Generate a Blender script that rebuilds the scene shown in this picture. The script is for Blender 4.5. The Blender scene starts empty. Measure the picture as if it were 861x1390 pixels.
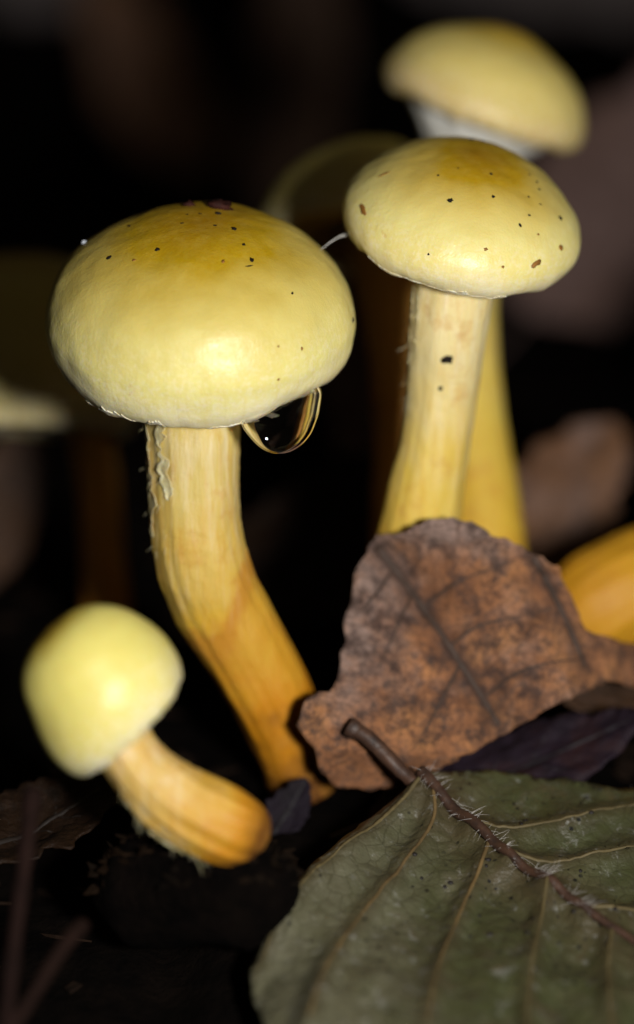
import bpy, math, random
import numpy as np
from mathutils import Vector, Matrix, noise
from mathutils.bvhtree import BVHTree
from mathutils.geometry import delaunay_2d_cdt

# ------------------------------------------------------------------ camera, light, exposure
# All modelling below is done in centimetres; S turns it into metres.
S = 0.01
PITCH = math.radians(17.0)
CAM_H = 12.15                      # camera height above the foot of the large mushroom, cm
FOCUS = 30.2                     # cm
K = 6.56 / 861 / 30              # tan of half a photo pixel step
sc = bpy.context.scene
COL = sc.collection

cam_d = bpy.data.cameras.new("camera")
cam = bpy.data.objects.new("camera", cam_d)
COL.objects.link(cam)
cam.location = (0, 0, CAM_H * S)
cam.rotation_euler = (math.radians(90) - PITCH, 0, 0)
cam_d.sensor_fit = 'HORIZONTAL'
cam_d.sensor_width = 36.0
cam_d.lens = 36.0 * 30 / 6.56
cam_d.clip_start = 0.005
cam_d.clip_end = 50.0
cam_d.dof.use_dof = True
cam_d.dof.focus_distance = FOCUS * S
cam_d.dof.aperture_fstop = 12.0
cam_d.dof.aperture_blades = 0
sc.camera = cam

world = bpy.data.worlds.new("World")
sc.world = world
world.use_nodes = True
bg = world.node_tree.nodes["Background"]
bg.inputs[0].default_value = (1.0, 0.82, 0.60, 1)
bg.inputs[1].default_value = 0.022

# the camera's own flash: upright format, so it sits to the right of the lens
FW = Vector((0, math.cos(PITCH), -math.sin(PITCH)))
UP = Vector((0, math.sin(PITCH), math.cos(PITCH)))
RT = Vector((1, 0, 0))
EYE = Vector((0, 0, CAM_H))
FLASH_POS = EYE + RT * 6.6 - UP * 0.2 + FW * 2.0
FLASH_AIM = EYE + FW * 31.0
ld = bpy.data.lights.new("flash", 'AREA')
ld.shape = 'DISK'
ld.size = 3.0 * S
ld.energy = 0.50
ld.color = (1.0, 0.97, 0.92)
ld.spread = math.radians(120)
flash = bpy.data.objects.new("flash", ld)
COL.objects.link(flash)
flash.location = FLASH_POS * S
flash.rotation_euler = (FLASH_AIM - FLASH_POS).to_track_quat('-Z', 'Y').to_euler()

vs = sc.view_settings
vs.view_transform = 'Standard'
vs.look = 'None'
vs.exposure = 0.0
vs.gamma = 1.0
vs.use_curve_mapping = False
sc.cycles.use_denoising = True
sc.cycles.max_bounces = 12
sc.cycles.transmission_bounces = 10
sc.cycles.sample_clamp_indirect = 4.0

# ------------------------------------------------------------------ helpers

def P(px, py, d):
    """point (cm) seen at photo pixel px, py at distance d along the view axis"""
    return EYE + FW * d + RT * ((px - 430.5) * K * d) + UP * ((695 - py) * K * d)


def ray(px, py):
    return (FW + RT * ((px - 430.5) * K) + UP * ((695 - py) * K)).normalized()


def n3(v, s=1.0, o=0.0):
    return noise.noise(Vector((v[0] * s + o, v[1] * s + o * 1.7, v[2] * s - o * 0.6)))


def fbm(v, s=1.0, o=0.0, octv=4):
    return noise.fractal(Vector((v[0] * s + o, v[1] * s + o * 1.7, v[2] * s - o * 0.6)), 0.9, 2.0, octv)


def tag(o, label=None, cat=None, group=None, kind=None):
    if label: o["label"] = label
    if cat: o["category"] = cat
    if group: o["group"] = group
    if kind: o["kind"] = kind
    return o


def empty(name, base):
    o = bpy.data.objects.new(name, None)
    COL.objects.link(o)
    o.location = base * S
    o.empty_display_size = 0.005
    o["_b"] = [base.x, base.y, base.z]
    return o


def mesh(name, verts, faces, mat, parent=None, base=None, attrs=None, smooth=True, autos=False):
    """verts in world cm; the object's origin is base (or its parent's base)"""
    if parent is not None:
        base = Vector(parent["_b"])
    if base is None:
        base = sum((Vector(v) for v in verts), Vector()) / len(verts)
        base.z = min(v[2] for v in verts)
    me = bpy.data.meshes.new(name)
    b = Vector(base)
    me.from_pydata([((v[0] - b.x) * S, (v[1] - b.y) * S, (v[2] - b.z) * S) for v in verts], [], faces)
    me.materials.append(mat)
    if smooth:
        me.polygons.foreach_set("use_smooth", [True] * len(me.polygons))
    for an, vals in (attrs or {}).items():
        a = me.attributes.new(an, 'FLOAT', 'POINT')
        a.data.foreach_set("value", vals)
    me.update()
    o = bpy.data.objects.new(name, me)
    COL.objects.link(o)
    o["_b"] = [b.x, b.y, b.z]
    if parent is not None:
        o.parent = parent
    else:
        o.location = b * S
    return o


def smooth(a, b, x):
    t = min(1.0, max(0.0, (x - a) / (b - a)))
    return t * t * (3 - 2 * t)


def catmull(pts, n):
    """pts: list of tuples; n samples, Catmull-Rom"""
    pts = [np.array(p, float) for p in pts]
    pts = [2 * pts[0] - pts[1]] + pts + [2 * pts[-1] - pts[-2]]
    m = len(pts) - 3
    out = []
    for i in range(n):
        t = i / (n - 1) * m
        k = min(int(t), m - 1)
        f = t - k
        a, b, c, d = pts[k:k + 4]
        out.append(0.5 * ((2 * b) + (c - a) * f + (2 * a - 5 * b + 4 * c - d) * f * f + (3 * b - a - 3 * c + d) * f ** 3))
    return out


def tube(pts, radii, seg=12, caps=True, wob=None):
    """swept tube; pts world cm.  returns verts, faces, t per vertex"""
    pts = [Vector(p) for p in pts]
    V, F, T = [], [], []
    n = len(pts)
    ref = Vector((0.3, -1, 0.2)).normalized()
    for i, p in enumerate(pts):
        tan = (pts[min(i + 1, n - 1)] - pts[max(i - 1, 0)]).normalized()
        u = (ref - tan * ref.dot(tan)).normalized()
        v = tan.cross(u)
        for j in range(seg):
            a = 2 * math.pi * j / seg
            dr = u * math.cos(a) + v * math.sin(a)
            r = radii[i]
            if wob:
                r *= 1 + wob(i / (n - 1), a, p + dr * r)
            V.append(p + dr * r)
            T.append(i / (n - 1))
    for i in range(n - 1):
        for j in range(seg):
            k = (j + 1) % seg
            F.append((i * seg + j, i * seg + k, (i + 1) * seg + k, (i + 1) * seg + j))
    if caps:
        F.append(tuple(range(seg - 1, -1, -1)))
        F.append(tuple((n - 1) * seg + j for j in range(seg)))
    return V, F, T


# ------------------------------------------------------------------ material helpers
class NT:
    def __init__(self, name):
        self.m = bpy.data.materials.new(name)
        self.m.use_nodes = True
        self.t = self.m.node_tree
        self.b = self.t.nodes["Principled BSDF"]

    def n(self, kind, **kw):
        x = self.t.nodes.new(kind)
        for k, v in kw.items():
            if k.startswith("i_"):
                key = k[2:]
                x.inputs[int(key) if key.isdigit() else key].default_value = v
            else:
                setattr(x, k, v)
        return x

    def l(self, a, b):
        self.t.links.new(a, b)

    def coords(self, scale=(1, 1, 1)):
        """object coordinates in centimetres"""
        tc = self.n("ShaderNodeTexCoord")
        mp = self.n("ShaderNodeMapping")
        mp.inputs["Scale"].default_value = tuple(100 * s for s in scale)
        self.l(tc.outputs["Object"], mp.inputs["Vector"])
        return mp.outputs[0]

    def noise(self, co, scale, detail=3, rough=0.55):
        x = self.n("ShaderNodeTexNoise")
        x.inputs["Scale"].default_value = scale
        x.inputs["Detail"].default_value = detail
        x.inputs["Roughness"].default_value = rough
        self.l(co, x.inputs["Vector"])
        return x.outputs["Fac"]

    def ramp(self, fac, stops):
        x = self.n("ShaderNodeValToRGB")
        e = x.color_ramp.elements
        while len(e) < len(stops):
            e.new(0.5)
        for el, (p, c) in zip(e, stops):
            el.position = p
            el.color = (*c, 1) if len(c) == 3 else c
        self.l(fac, x.inputs[0])
        return x.outputs[0]

    def mix(self, fac, a, b, mode='MIX'):
        x = self.n("ShaderNodeMix", data_type='RGBA', blend_type=mode)
        for s, v in ((0, fac), (6, a), (7, b)):
            if isinstance(v, (int, float)):
                x.inputs[s].default_value = v
            elif isinstance(v, tuple):
                x.inputs[s].default_value = (*v, 1)
            else:
                self.l(v, x.inputs[s])
        return x.outputs[2]

    def math(self, op, a, b=0.0, clamp=False):
        x = self.n("ShaderNodeMath", operation=op, use_clamp=clamp)
        for s, v in ((0, a), (1, b)):
            if isinstance(v, (int, float)):
                x.inputs[s].default_value = v
            else:
                self.l(v, x.inputs[s])
        return x.outputs[0]

    def attr(self, name):
        return self.n("ShaderNodeAttribute", attribute_name=name).outputs["Fac"]

    def bump(self, h, strength, dist):
        x = self.n("ShaderNodeBump")
        x.inputs["Strength"].default_value = strength
        x.inputs["Distance"].default_value = dist * S
        self.l(h, x.inputs["Height"])
        self.l(x.outputs[0], self.b.inputs["Normal"])
        return x

    def set(self, **kw):
        for k, v in kw.items():
            self.b.inputs[k.replace("_", " ")].default_value = v


def sss(nt, w, scale, radius=(1.0, 0.55, 0.18)):
    nt.b.inputs["Subsurface Weight"].default_value = w
    nt.b.inputs["Subsurface Radius"].default_value = radius
    nt.b.inputs["Subsurface Scale"].default_value = scale * S


def cap_material(name, centre, body, rim, amber=0.32, sat=1.0, freckle=True):
    nt = NT(name)
    co = nt.coords()
    t = nt.attr("t")
    big = nt.noise(co, 1.3, 3)
    tt = nt.math('ADD', t, nt.math('MULTIPLY', nt.math('SUBTRACT', big, 0.5), 0.35))
    dark = tuple(c * k for c, k in zip(centre, (0.72, 0.60, 0.5)))
    col = nt.ramp(tt, [(0.0, dark), (amber * 0.45, centre), (amber * 1.25, body), (0.74, body), (0.93, rim), (1.0, rim)])
    # mottled fine grain
    g = nt.noise(co, 7.0, 5, 0.65)
    col = nt.mix(nt.ramp(g, [(0.42, (0, 0, 0)), (0.75, (0.20, 0.20, 0.20))]), col, tuple(c * k for c, k in zip(body, (0.92, 0.78, 0.45))))
    # silky radial fibrils
    cv = nt.n("ShaderNodeCombineXYZ")
    nt.l(nt.math('MULTIPLY', nt.attr("ca"), 22.0), cv.inputs[0])
    nt.l(nt.math('MULTIPLY', nt.attr("sa"), 22.0), cv.inputs[1])
    nt.l(nt.math('MULTIPLY', t, 3.0), cv.inputs[2])
    rad = nt.noise(cv.outputs[0], 1.0, 5, 0.7)
    rf = nt.math('MULTIPLY', nt.ramp(rad, [(0.46, (0, 0, 0)), (0.66, (0.28,) * 3)]), nt.ramp(t, [(0.25, (0, 0, 0)), (0.8, (1, 1, 1))]))
    col = nt.mix(rf, col, tuple(c * k for c, k in zip(body, (0.90, 0.76, 0.5))))
    # pale scurf of the veil near the rim
    f = nt.noise(co, 16.0, 4, 0.7)
    fz = nt.math('MULTIPLY', nt.ramp(f, [(0.47, (0, 0, 0)), (0.62, (1, 1, 1))]), nt.ramp(t, [(0.55, (0, 0, 0)), (0.95, (0.7, 0.7, 0.7))]))
    col = nt.mix(fz, col, (0.80, 0.74, 0.58))
    if freckle:  # tan scuffs
        s = nt.noise(co, 2.6, 6, 0.75)
        col = nt.mix(nt.ramp(s, [(0.66, (0, 0, 0)), (0.74, (0.55, 0.55, 0.55))]), col, (0.50, 0.26, 0.05))
    nt.l(col, nt.b.inputs["Base Color"])
    h = nt.math('ADD', nt.noise(co, 15.0, 4, 0.65), nt.math('MULTIPLY', nt.noise(co, 42.0, 2), 0.55))
    h = nt.math('ADD', h, nt.math('MULTIPLY', rad, nt.ramp(t, [(0.3, (0, 0, 0)), (0.9, (0.8,) * 3)])))
    nt.bump(h, 0.42, 0.014)
    nt.l(nt.ramp(nt.noise(co, 10.0, 4), [(0.3, (0.30,) * 3), (0.7, (0.48,) * 3)]), nt.b.inputs["Roughness"])
    nt.set(IOR=1.4)
    nt.b.inputs["Specular IOR Level"].default_value = 0.55
    sss(nt, 0.22, 0.07)
    return nt.m


def stem_material(name, top, mid, low, ring=None, shag=0.5, foot=None, fp=(0.85, 1.0)):
    nt = NT(name)
    co = nt.coords()
    st = nt.coords((5.0, 5.0, 0.55))
    t = nt.attr("t")
    big = nt.noise(co, 1.7, 4)
    tt = nt.math('ADD', t, nt.math('MULTIPLY', nt.math('SUBTRACT', big, 0.5), 0.40))
    col = nt.ramp(tt, [(0.0, top), (0.25, top), (0.55, mid), (fp[0], low), (fp[1], foot or tuple(c * 0.7 for c in low))])
    if ring is not None:
        sd = nt.attr("s")
        bend = nt.math('MULTIPLY', nt.math('MAXIMUM', nt.math('ADD', sd, -0.05), 0.0), 0.115)
        q = nt.math('SUBTRACT', nt.math('ADD', nt.math('ADD', t, bend), nt.math('MULTIPLY', nt.math('SUBTRACT', nt.noise(co, 2.6, 5), 0.5), 0.16)), ring)
        # stained skin below the torn ring, darkest right at the tear
        col = nt.mix(nt.ramp(nt.math('ADD', q, 0.5), [(0.45, (0, 0, 0)), (0.485, (0.8,) * 3), (0.515, (0.75,) * 3), (0.545, (0.30,) * 3), (0.64, (0, 0, 0))]), col, (0.45, 0.19, 0.018))
    fib = nt.noise(st, 2.2, 5, 0.65)
    col = nt.mix(nt.ramp(fib, [(0.48, (0, 0, 0)), (0.72, (0.35, 0.35, 0.35))]), col, tuple(c * k for c, k in zip(mid, (0.85, 0.62, 0.32))))
    pale = nt.math('MULTIPLY', nt.ramp(nt.noise(st, 2.4, 4), [(0.48, (0, 0, 0)), (0.75, (0.8,) * 3)]), nt.ramp(t, [(0.15, (shag,) * 3), (0.65, (0, 0, 0))]))
    col = nt.mix(pale, col, (0.78, 0.74, 0.60))
    stain = nt.noise(co, 2.4, 5, 0.7)
    col = nt.mix(nt.ramp(stain, [(0.53, (0, 0, 0)), (0.72, (0.6, 0.6, 0.6))]), col, (0.46, 0.21, 0.03))
    nt.l(col, nt.b.inputs["Base Color"])
    nt.bump(nt.math('ADD', fib, nt.math('MULTIPLY', nt.noise(co, 12, 5, 0.7), 0.7)), 0.42, 0.035)
    nt.set(Roughness=0.55, IOR=1.4)
    sss(nt, 0.25, 0.08)
    return nt.m


def plain(name, col, rough=0.7, var=0.4, scale=3.0, bump=0.3, bdist=0.03, spec=0.4, col2=None, detail=5):
    nt = NT(name)
    co = nt.coords()
    f = nt.noise(co, scale, detail, 0.65)
    c2 = col2 or tuple(c * (1 - var) for c in col)
    nt.l(nt.ramp(f, [(0.32, c2), (0.68, col)]), nt.b.inputs["Base Color"])
    nt.bump(nt.noise(co, scale * 4, 5, 0.65), bump, bdist)
    nt.set(Roughness=rough)
    nt.b.inputs["Specular IOR Level"].default_value = spec
    return nt.m


# ------------------------------------------------------------------ the ground
def ground_h(x, y):
    # leaf litter floor: level behind, falling away to the front right, a bank behind
    slope = -0.22 * max(0.0, 29.0 - max(y, 12.0)) * smooth(-2.4, -0.7, x)
    z = -0.42 + slope
    z -= 0.6 * smooth(-0.9, -1.6, x) * smooth(33, 27, y)
    bank = max(0.0, y - 66.0)
    z += 0.62 * bank * bank / (bank + 5.0) * (1 - 0.55 * smooth(60, 140, y))
    amp = 0.18 + 0.25 * smooth(36, 46, y) + 0.8 * smooth(50, 90, y)
    fade = 0.35 + 0.65 * smooth(31, 35, y) + 0.65 * smooth(-1.0, -2.5, x)
    z += amp * min(1.0, fade) * (fbm((x, y, 0), 0.7, 3.1, 5) + 0.4 * fbm((x, y, 1), 2.5, 9.0, 3))
    return z


def grid_axis(lo, hi, c, n, dense):
    u = np.linspace(-1, 1, n)
    w = np.sinh(u * dense) / math.sinh(dense)
    return np.where(w < 0, c + w * (c - lo), c + w * (hi - c))


gx = grid_axis(-160, 160, 0.5, 190, 4.2)
gy = grid_axis(-40, 300, 30, 230, 4.2)
GV = [(x, y, ground_h(x, y)) for y in gy for x in gx]
nx = len(gx)
GF = [(j * nx + i, j * nx + i + 1, (j + 1) * nx + i + 1, (j + 1) * nx + i) for j in range(len(gy) - 1) for i in range(nx - 1)]
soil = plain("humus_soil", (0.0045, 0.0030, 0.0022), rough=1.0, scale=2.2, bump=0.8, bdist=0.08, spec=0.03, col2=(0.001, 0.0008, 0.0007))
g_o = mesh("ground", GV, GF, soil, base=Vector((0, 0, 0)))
tag(g_o, "black leaf mould ground rising to a bank behind the mushrooms", "ground", kind="structure")
G_BVH = BVHTree.FromPolygons([Vector(v) for v in GV], GF)


def ground_hit(px, py):
    return G_BVH.ray_cast(EYE, ray(px, py))[0]


# ------------------------------------------------------------------ mushrooms
class Cap:
    pass


def axis_vec(roll, tau):
    r, t = math.radians(roll), math.radians(tau)
    return (RT * math.sin(r) * math.cos(t) + UP * math.cos(r) * math.cos(t) - FW * math.sin(t)).normalized()


def cap_mesh(cx, cy, d, prof, roll, tau, seed, lump=0.02, nseg=180, nprof=90, dent=None, close=None, stretch=None):
    """revolved, lumpy cap.  prof: list of (r, z) in photo px, apex first"""
    k = K * d
    o = P(cx, cy, d)
    ax = axis_vec(roll, tau)
    e1 = RT - ax * RT.dot(ax)
    e1.normalize()
    e2 = ax.cross(e1)
    pr = catmull(prof, nprof)
    V, T, F = [], [], []
    CA, SA = [0.0], [0.0]
    L = [0.0]
    for a, b in zip(pr, pr[1:]):
        L.append(L[-1] + float(np.hypot(*(b - a))))
    rmin = min(range(len(pr)), key=lambda i: pr[i][1])     # lowest ring is the margin
    Lr = L[rmin]
    V.append(o + ax * (pr[0][1] * k)); T.append(0.0)
    for i in range(1, nprof):
        r, z = max(0.5, pr[i][0]), pr[i][1]
        t = L[i] / Lr
        for j in range(nseg):
            a = 2 * math.pi * j / nseg
            rr, zz = r, z
            dirv = e1 * math.cos(a) + e2 * math.sin(a)
            base = dirv * (r * k) + ax * (z * k)
            w = smooth(0, 0.35, t)
            lum = lump * (n3(base, 0.9, seed) + 0.5 * n3(base, 2.2, seed + 5)) + 0.22 * lump * n3(base, 6.0, seed + 9)
            edge = smooth(0.75, 1.0, t) * (1 - smooth(1.0, 1.25, t))
            zz += edge * (7 * noise.noise(Vector((math.cos(a) * 2.2 + seed, math.sin(a) * 2.2, 0))) + 3.0 * noise.noise(Vector((math.cos(a) * 9 + seed, math.sin(a) * 9, 0))))
            if dent:
                rr, zz = dent(rr, zz, a, t)
            p = o + dirv * (rr * k) + ax * (zz * k)
            nrm = (dirv * rr + ax * (zz + 0.2 * abs(zz))).normalized()
            p = p + nrm * lum * (0.4 + 0.6 * w)
            V.append(p); T.append(t); CA.append(math.cos(a)); SA.append(math.sin(a))
    for j in range(nseg):
        F.append((0, 1 + j, 1 + (j + 1) % nseg))
    for i in range(nprof - 2):
        for j in range(nseg):
            a, b = 1 + i * nseg + j, 1 + i * nseg + (j + 1) % nseg
            F.append((a, a + nseg, b + nseg, b))
    c = Cap()
    c.V, c.F, c.T, c.o, c.ax, c.e1, c.e2, c.k, c.pr, c.rim = V, F, T, o, ax, e1, e2, k, pr, rmin
    c.attrs = {"t": T, "ca": CA, "sa": SA}
    c.bvh = BVHTree.FromPolygons([Vector(v) for v in V], F)
    return c


def stem_mesh(cps, seed, seg=96, n=170, rough=0.055):
    pts = catmull(cps, n)
    ctr = [P(p[0], p[1], p[2]) for p in pts]
    rad = [p[3] * K * p[2] for p in pts]

    def wob(t, a, p):
        w = rough * (n3((p.x * 1.0, p.y * 1.0, p.z * 0.6), 1.1, seed))
        w += rough * 0.7 * noise.noise(Vector((math.cos(a) * 3.5, math.sin(a) * 3.5, t * 1.6 + seed)))
        w += rough * 0.35 * noise.noise(Vector((math.cos(a) * 9, math.sin(a) * 9, t * 4 + seed)))
        w += rough * 0.5 * n3(p, 3.0, seed)
        # overlapping torn skin: small downward steps near the top
        st = (n3((p.x * 1.3, p.y * 1.3, p.z * 0.9), 1.6, seed + 3) + 1.6 * t) * 3.0
        w += 0.016 * (st - math.floor(st)) ** 3 * (1 - smooth(0.4, 0.7, t))
        return w
    V, F, T = tube(ctr, rad, seg, True, wob)
    SIDE[id(V)] = [(v - ctr[i // seg]).dot(RT) / max(1e-4, rad[i // seg]) for i, v in enumerate(V)]
    return V, F, T, ctr, rad


SIDE = {}


YEL_C, YEL_B, YEL_R = (0.58, 0.37, 0.020), (0.72, 0.655, 0.245), (0.81, 0.755, 0.49)
M_capA = cap_material("cap_skin_large", (0.45, 0.285, 0.007), YEL_B, YEL_R, amber=0.58)
M_capB = cap_material("cap_skin_middle", (0.44, 0.27, 0.008), (0.72, 0.635, 0.235), (0.80, 0.73, 0.47), amber=0.50)
M_capD = cap_material("cap_skin_pale", (0.50, 0.34, 0.035), (0.70, 0.57, 0.18), (0.62, 0.46, 0.18), amber=0.40)
M_capF = cap_material("cap_skin_young", (0.58, 0.42, 0.05), (0.66, 0.585, 0.165), (0.72, 0.66, 0.34), amber=0.24, freckle=False)
M_capO = cap_material("cap_skin_old", (0.50, 0.36, 0.04), (0.62, 0.52, 0.14), (0.66, 0.56, 0.26), amber=0.35)
M_stemA = stem_material("stem_flesh_large", (0.55, 0.42, 0.125), (0.55, 0.335, 0.034), (0.50, 0.20, 0.005), ring=0.60, foot=(0.09, 0.03, 0.004), fp=(0.80, 0.97))
M_stemB = stem_material("stem_flesh_middle", (0.66, 0.55, 0.26), (0.62, 0.445, 0.078), (0.58, 0.34, 0.025), shag=0.55)
M_stemD = stem_material("stem_flesh_back", (0.66, 0.54, 0.18), (0.64, 0.475, 0.085), (0.58, 0.36, 0.03), shag=0.2)
M_stemF = stem_material("stem_flesh_young", (0.56, 0.38, 0.11), (0.52, 0.29, 0.028), (0.46, 0.20, 0.008), shag=0.5, foot=(0.10, 0.034, 0.005), fp=(0.62, 0.86))
M_stemG = stem_material("stem_flesh_orange", (0.55, 0.29, 0.020), (0.53, 0.265, 0.014), (0.48, 0.21, 0.008), shag=0.0)
M_stemC = stem_material("stem_flesh_old", (0.60, 0.32, 0.06), (0.58, 0.27, 0.035), (0.55, 0.23, 0.025), shag=0.0)
M_gill = plain("gill_flesh", (0.58, 0.38, 0.12), rough=0.7, scale=6)


def veil_material(name="pale_veil", c0=(0.58, 0.44, 0.22), c1=(0.80, 0.75, 0.60)):
    nt = NT(name)
    co = nt.coords()
    f = nt.noise(co, 9, 5, 0.7)
    nt.l(nt.ramp(f, [(0.35, c0), (0.62, c1)]), nt.b.inputs["Base Color"])
    nt.bump(nt.noise(co, 22, 5, 0.7), 0.6, 0.02)
    nt.set(Roughness=0.5)
    sss(nt, 0.3, 0.06)
    return nt.m


M_veil = veil_material()
M_veilS = veil_material("stem_veil", (0.50, 0.38, 0.15), (0.64, 0.56, 0.34))


def add_gills(c, parent, r0, r1, z0, z1, n=64):
    """thin lamellae under an open cap, joined: far too fine to pick apart"""
    V, F = [], []
    for i in range(n):
        a = 2 * math.pi * (i + 0.3 * math.sin(i * 7.1)) / n
        dv = c.e1 * math.cos(a) + c.e2 * math.sin(a)
        sd = c.ax.cross(dv) * 0.012
        inner = r0 if i % 2 == 0 else r0 + 0.35 * (r1 - r0)
        for q in range(6):
            f = q / 5
            r = (inner + (r1 - inner) * f) * c.k
            zt = (z0 + (z1 - z0) * f) * c.k
            dep = 0.22 * math.sin(math.pi * (0.25 + 0.72 * f))
            b = len(V)
            for s in (-1, 1):
                V.append(c.o + dv * r + c.ax * zt + sd * s)
                V.append(c.o + dv * r + c.ax * (zt - dep) + sd * s)
            if q:
                F += [(b - 4, b - 3, b + 1, b), (b - 2, b + 2, b + 3, b - 1), (b - 3, b - 1, b + 3, b + 1)]
    o = mesh("gills", V, F, M_gill, parent, smooth=False)
    tag(o, kind="stuff")
    return o


def rim_flaps(c, a0, a1, n, parent, seed, depth=12, up=16, mat=None, name="veil_fragment"):
    """torn scraps of veil hanging from the cap margin, one mesh per scrap"""
    rnd = random.Random(seed)
    nring = c.rim
    out = []
    for q in range(n):
        ac = a0 + (a1 - a0) * (q + rnd.uniform(-0.2, 1.2)) / n
        wid = (a1 - a0) / n * rnd.choice((0.5, 0.9, 1.5, 2.2))
        m, w = 34, 9
        V, F = [], []
        dp = depth * rnd.uniform(0.1, 1.0)
        up_ = up * rnd.uniform(0.35, 1.2)
        for i in range(m):
            f = i / (m - 1)
            a = ac + (f - 0.5) * wid
            dv = c.e1 * math.cos(a) + c.e2 * math.sin(a)
            env = math.sin(math.pi * min(1, max(0, f))) ** 0.6
            for j in range(w):
                g = j / (w - 1)
                zz = up_ * (1 - g) * (0.15 + 0.85 * env) * (0.7 + 0.6 * noise.noise(Vector((a * 9, seed + q, 2))) + 0.4 * noise.noise(Vector((a * 40, seed + q, 2)))) - dp * g * env * (0.6 + 0.9 * noise.noise(Vector((a * 18, seed, q))) + 0.5 * noise.noise(Vector((a * 60, seed, q))))
                pr = c.pr[nring]
                start = c.o + dv * ((pr[0] + 60) * c.k) + c.ax * ((pr[1] + zz) * c.k)
                if zz > 0.5:
                    hit = c.bvh.ray_cast(start, -dv)[0]
                else:
                    hit = None
                if hit is None:
                    rr = pr[0] + 1.5 + zz * 0.25
                    hit = c.o + dv * (rr * c.k) + c.ax * ((pr[1] + zz) * c.k)
                off = 0.004 + 0.012 * abs(noise.noise(Vector((a * 14, g * 3, seed)))) * env
                V.append(hit + dv * off)
        for i in range(m - 1):
            for j in range(w - 1):
                F.append((i * w + j, (i + 1) * w + j, (i + 1) * w + j + 1, i * w + j + 1))
        o = mesh(name, V, F, mat or M_veil, parent)
        sol = o.modifiers.new("thick", 'SOLIDIFY')
        sol.thickness = 0.008 * S
        sol.offset = 0
        out.append(o)
    return out


def stem_scraps(ctr, rad, specs, parent, mat, seed):
    """ragged scraps of veil left on a stem: specs = (t0, t1, angle0, angle1, width); angle 0 right, 90 towards the camera"""
    for q, (t0, t1, an0, an1, wd) in enumerate(specs):
        n = len(ctr)
        m, w = 46, 9
        V, F = [], []
        for i in range(m):
            f = i / (m - 1)
            t = t0 + (t1 - t0) * f
            x = t * (n - 1)
            k = min(int(x), n - 2)
            c = ctr[k].lerp(ctr[k + 1], x - k)
            r = rad[k]
            tan = (ctr[k + 1] - ctr[k]).normalized()
            u = (RT - tan * RT.dot(tan)).normalized()
            v = (-FW - tan * (-FW).dot(tan)); v -= u * v.dot(u); v.normalize()
            env = max(0.02, math.sin(math.pi * min(1.0, 0.02 + 0.97 * f))) ** 0.7
            lo = env * (0.55 + 0.8 * noise.noise(Vector((f * 6, q * 3.3, seed))) + 0.6 * noise.noise(Vector((f * 24, q * 3.3, seed))))
            hi = env * (0.55 + 0.8 * noise.noise(Vector((f * 6, q * 3.3, seed + 7))) + 0.6 * noise.noise(Vector((f * 24, q * 3.3, seed + 7))))
            for j in range(w):
                g = j / (w - 1)
                a = math.radians(an0 + (an1 - an0) * f + wd * (-lo + (lo + hi) * g))
                lift = 0.020 * abs(2 * g - 1) ** 2 * (0.6 + noise.noise(Vector((f * 14, g * 3, seed + q)))) + 0.012 * noise.noise(Vector((f * 9, g * 4, seed + q)))
                V.append(c + (u * math.cos(a) + v * math.sin(a)) * (r * 1.0 + 0.004 + max(-0.004, lift)))
        for i in range(m - 1):
            for j in range(w - 1):
                F.append((i * w + j, (i + 1) * w + j, (i + 1) * w + j + 1, i * w + j + 1))
        o = mesh("veil_fragment", V, F, mat, parent)
        sol = o.modifiers.new("thick", 'SOLIDIFY')
        sol.thickness = 0.006 * S
        sol.offset = 0


def fibres(ctr, rad, t0, t1, a0, a1, n, parent, seed, mat, lo=0.06, hi=0.22):
    """frayed silky fibres standing off a stem: too fine to pick apart"""
    rn = random.Random(seed)
    V, F = [], []
    for _ in range(n):
        t = rn.uniform(t0, t1)
        k = min(int(t * (len(ctr) - 1)), len(ctr) - 2)
        tan = (ctr[k + 1] - ctr[k]).normalized()
        u = (RT - tan * RT.dot(tan)).normalized()
        v = (-FW - tan * (-FW).dot(tan)); v -= u * v.dot(u); v.normalize()
        a = math.radians(rn.uniform(a0, a1))
        o_ = u * math.cos(a) + v * math.sin(a)
        sd = tan.cross(o_)
        L = rn.uniform(lo, hi) + 0.05
        p = ctr[k] + o_ * rad[k] * 0.88
        d1 = (tan * rn.uniform(0.2, 1.0) + o_ * rn.uniform(0.05, 0.55) + sd * rn.uniform(-0.5, 0.5)).normalized()
        cu = sd * rn.uniform(-0.3, 0.3) - o_ * rn.uniform(0, 0.3)
        pts = [p + d1 * (L * f) + cu * (L * f * f) for f in (0, 0.25, 0.5, 0.75, 1.0)]
        r0 = rn.uniform(0.002, 0.006)
        v_, f_, _ = tube(pts, [r0, r0, r0 * .8, r0 * .6, r0 * .2], 4, False)
        b = len(V)
        V += v_
        F += [tuple(x + b for x in ff) for ff in f_]
    return tag(mesh("veil_fibres", V, F, mat, parent), kind="stuff")


# --- A: the large mushroom with the drop
def notchA(r, z, a, t):
    # the margin is drawn up where the drop hangs
    q = (math.degrees(a) % 360 - 316) / 17
    return r, z + 20 * math.exp(-q * q) * smooth(0.72, 1.0, t)


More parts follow.
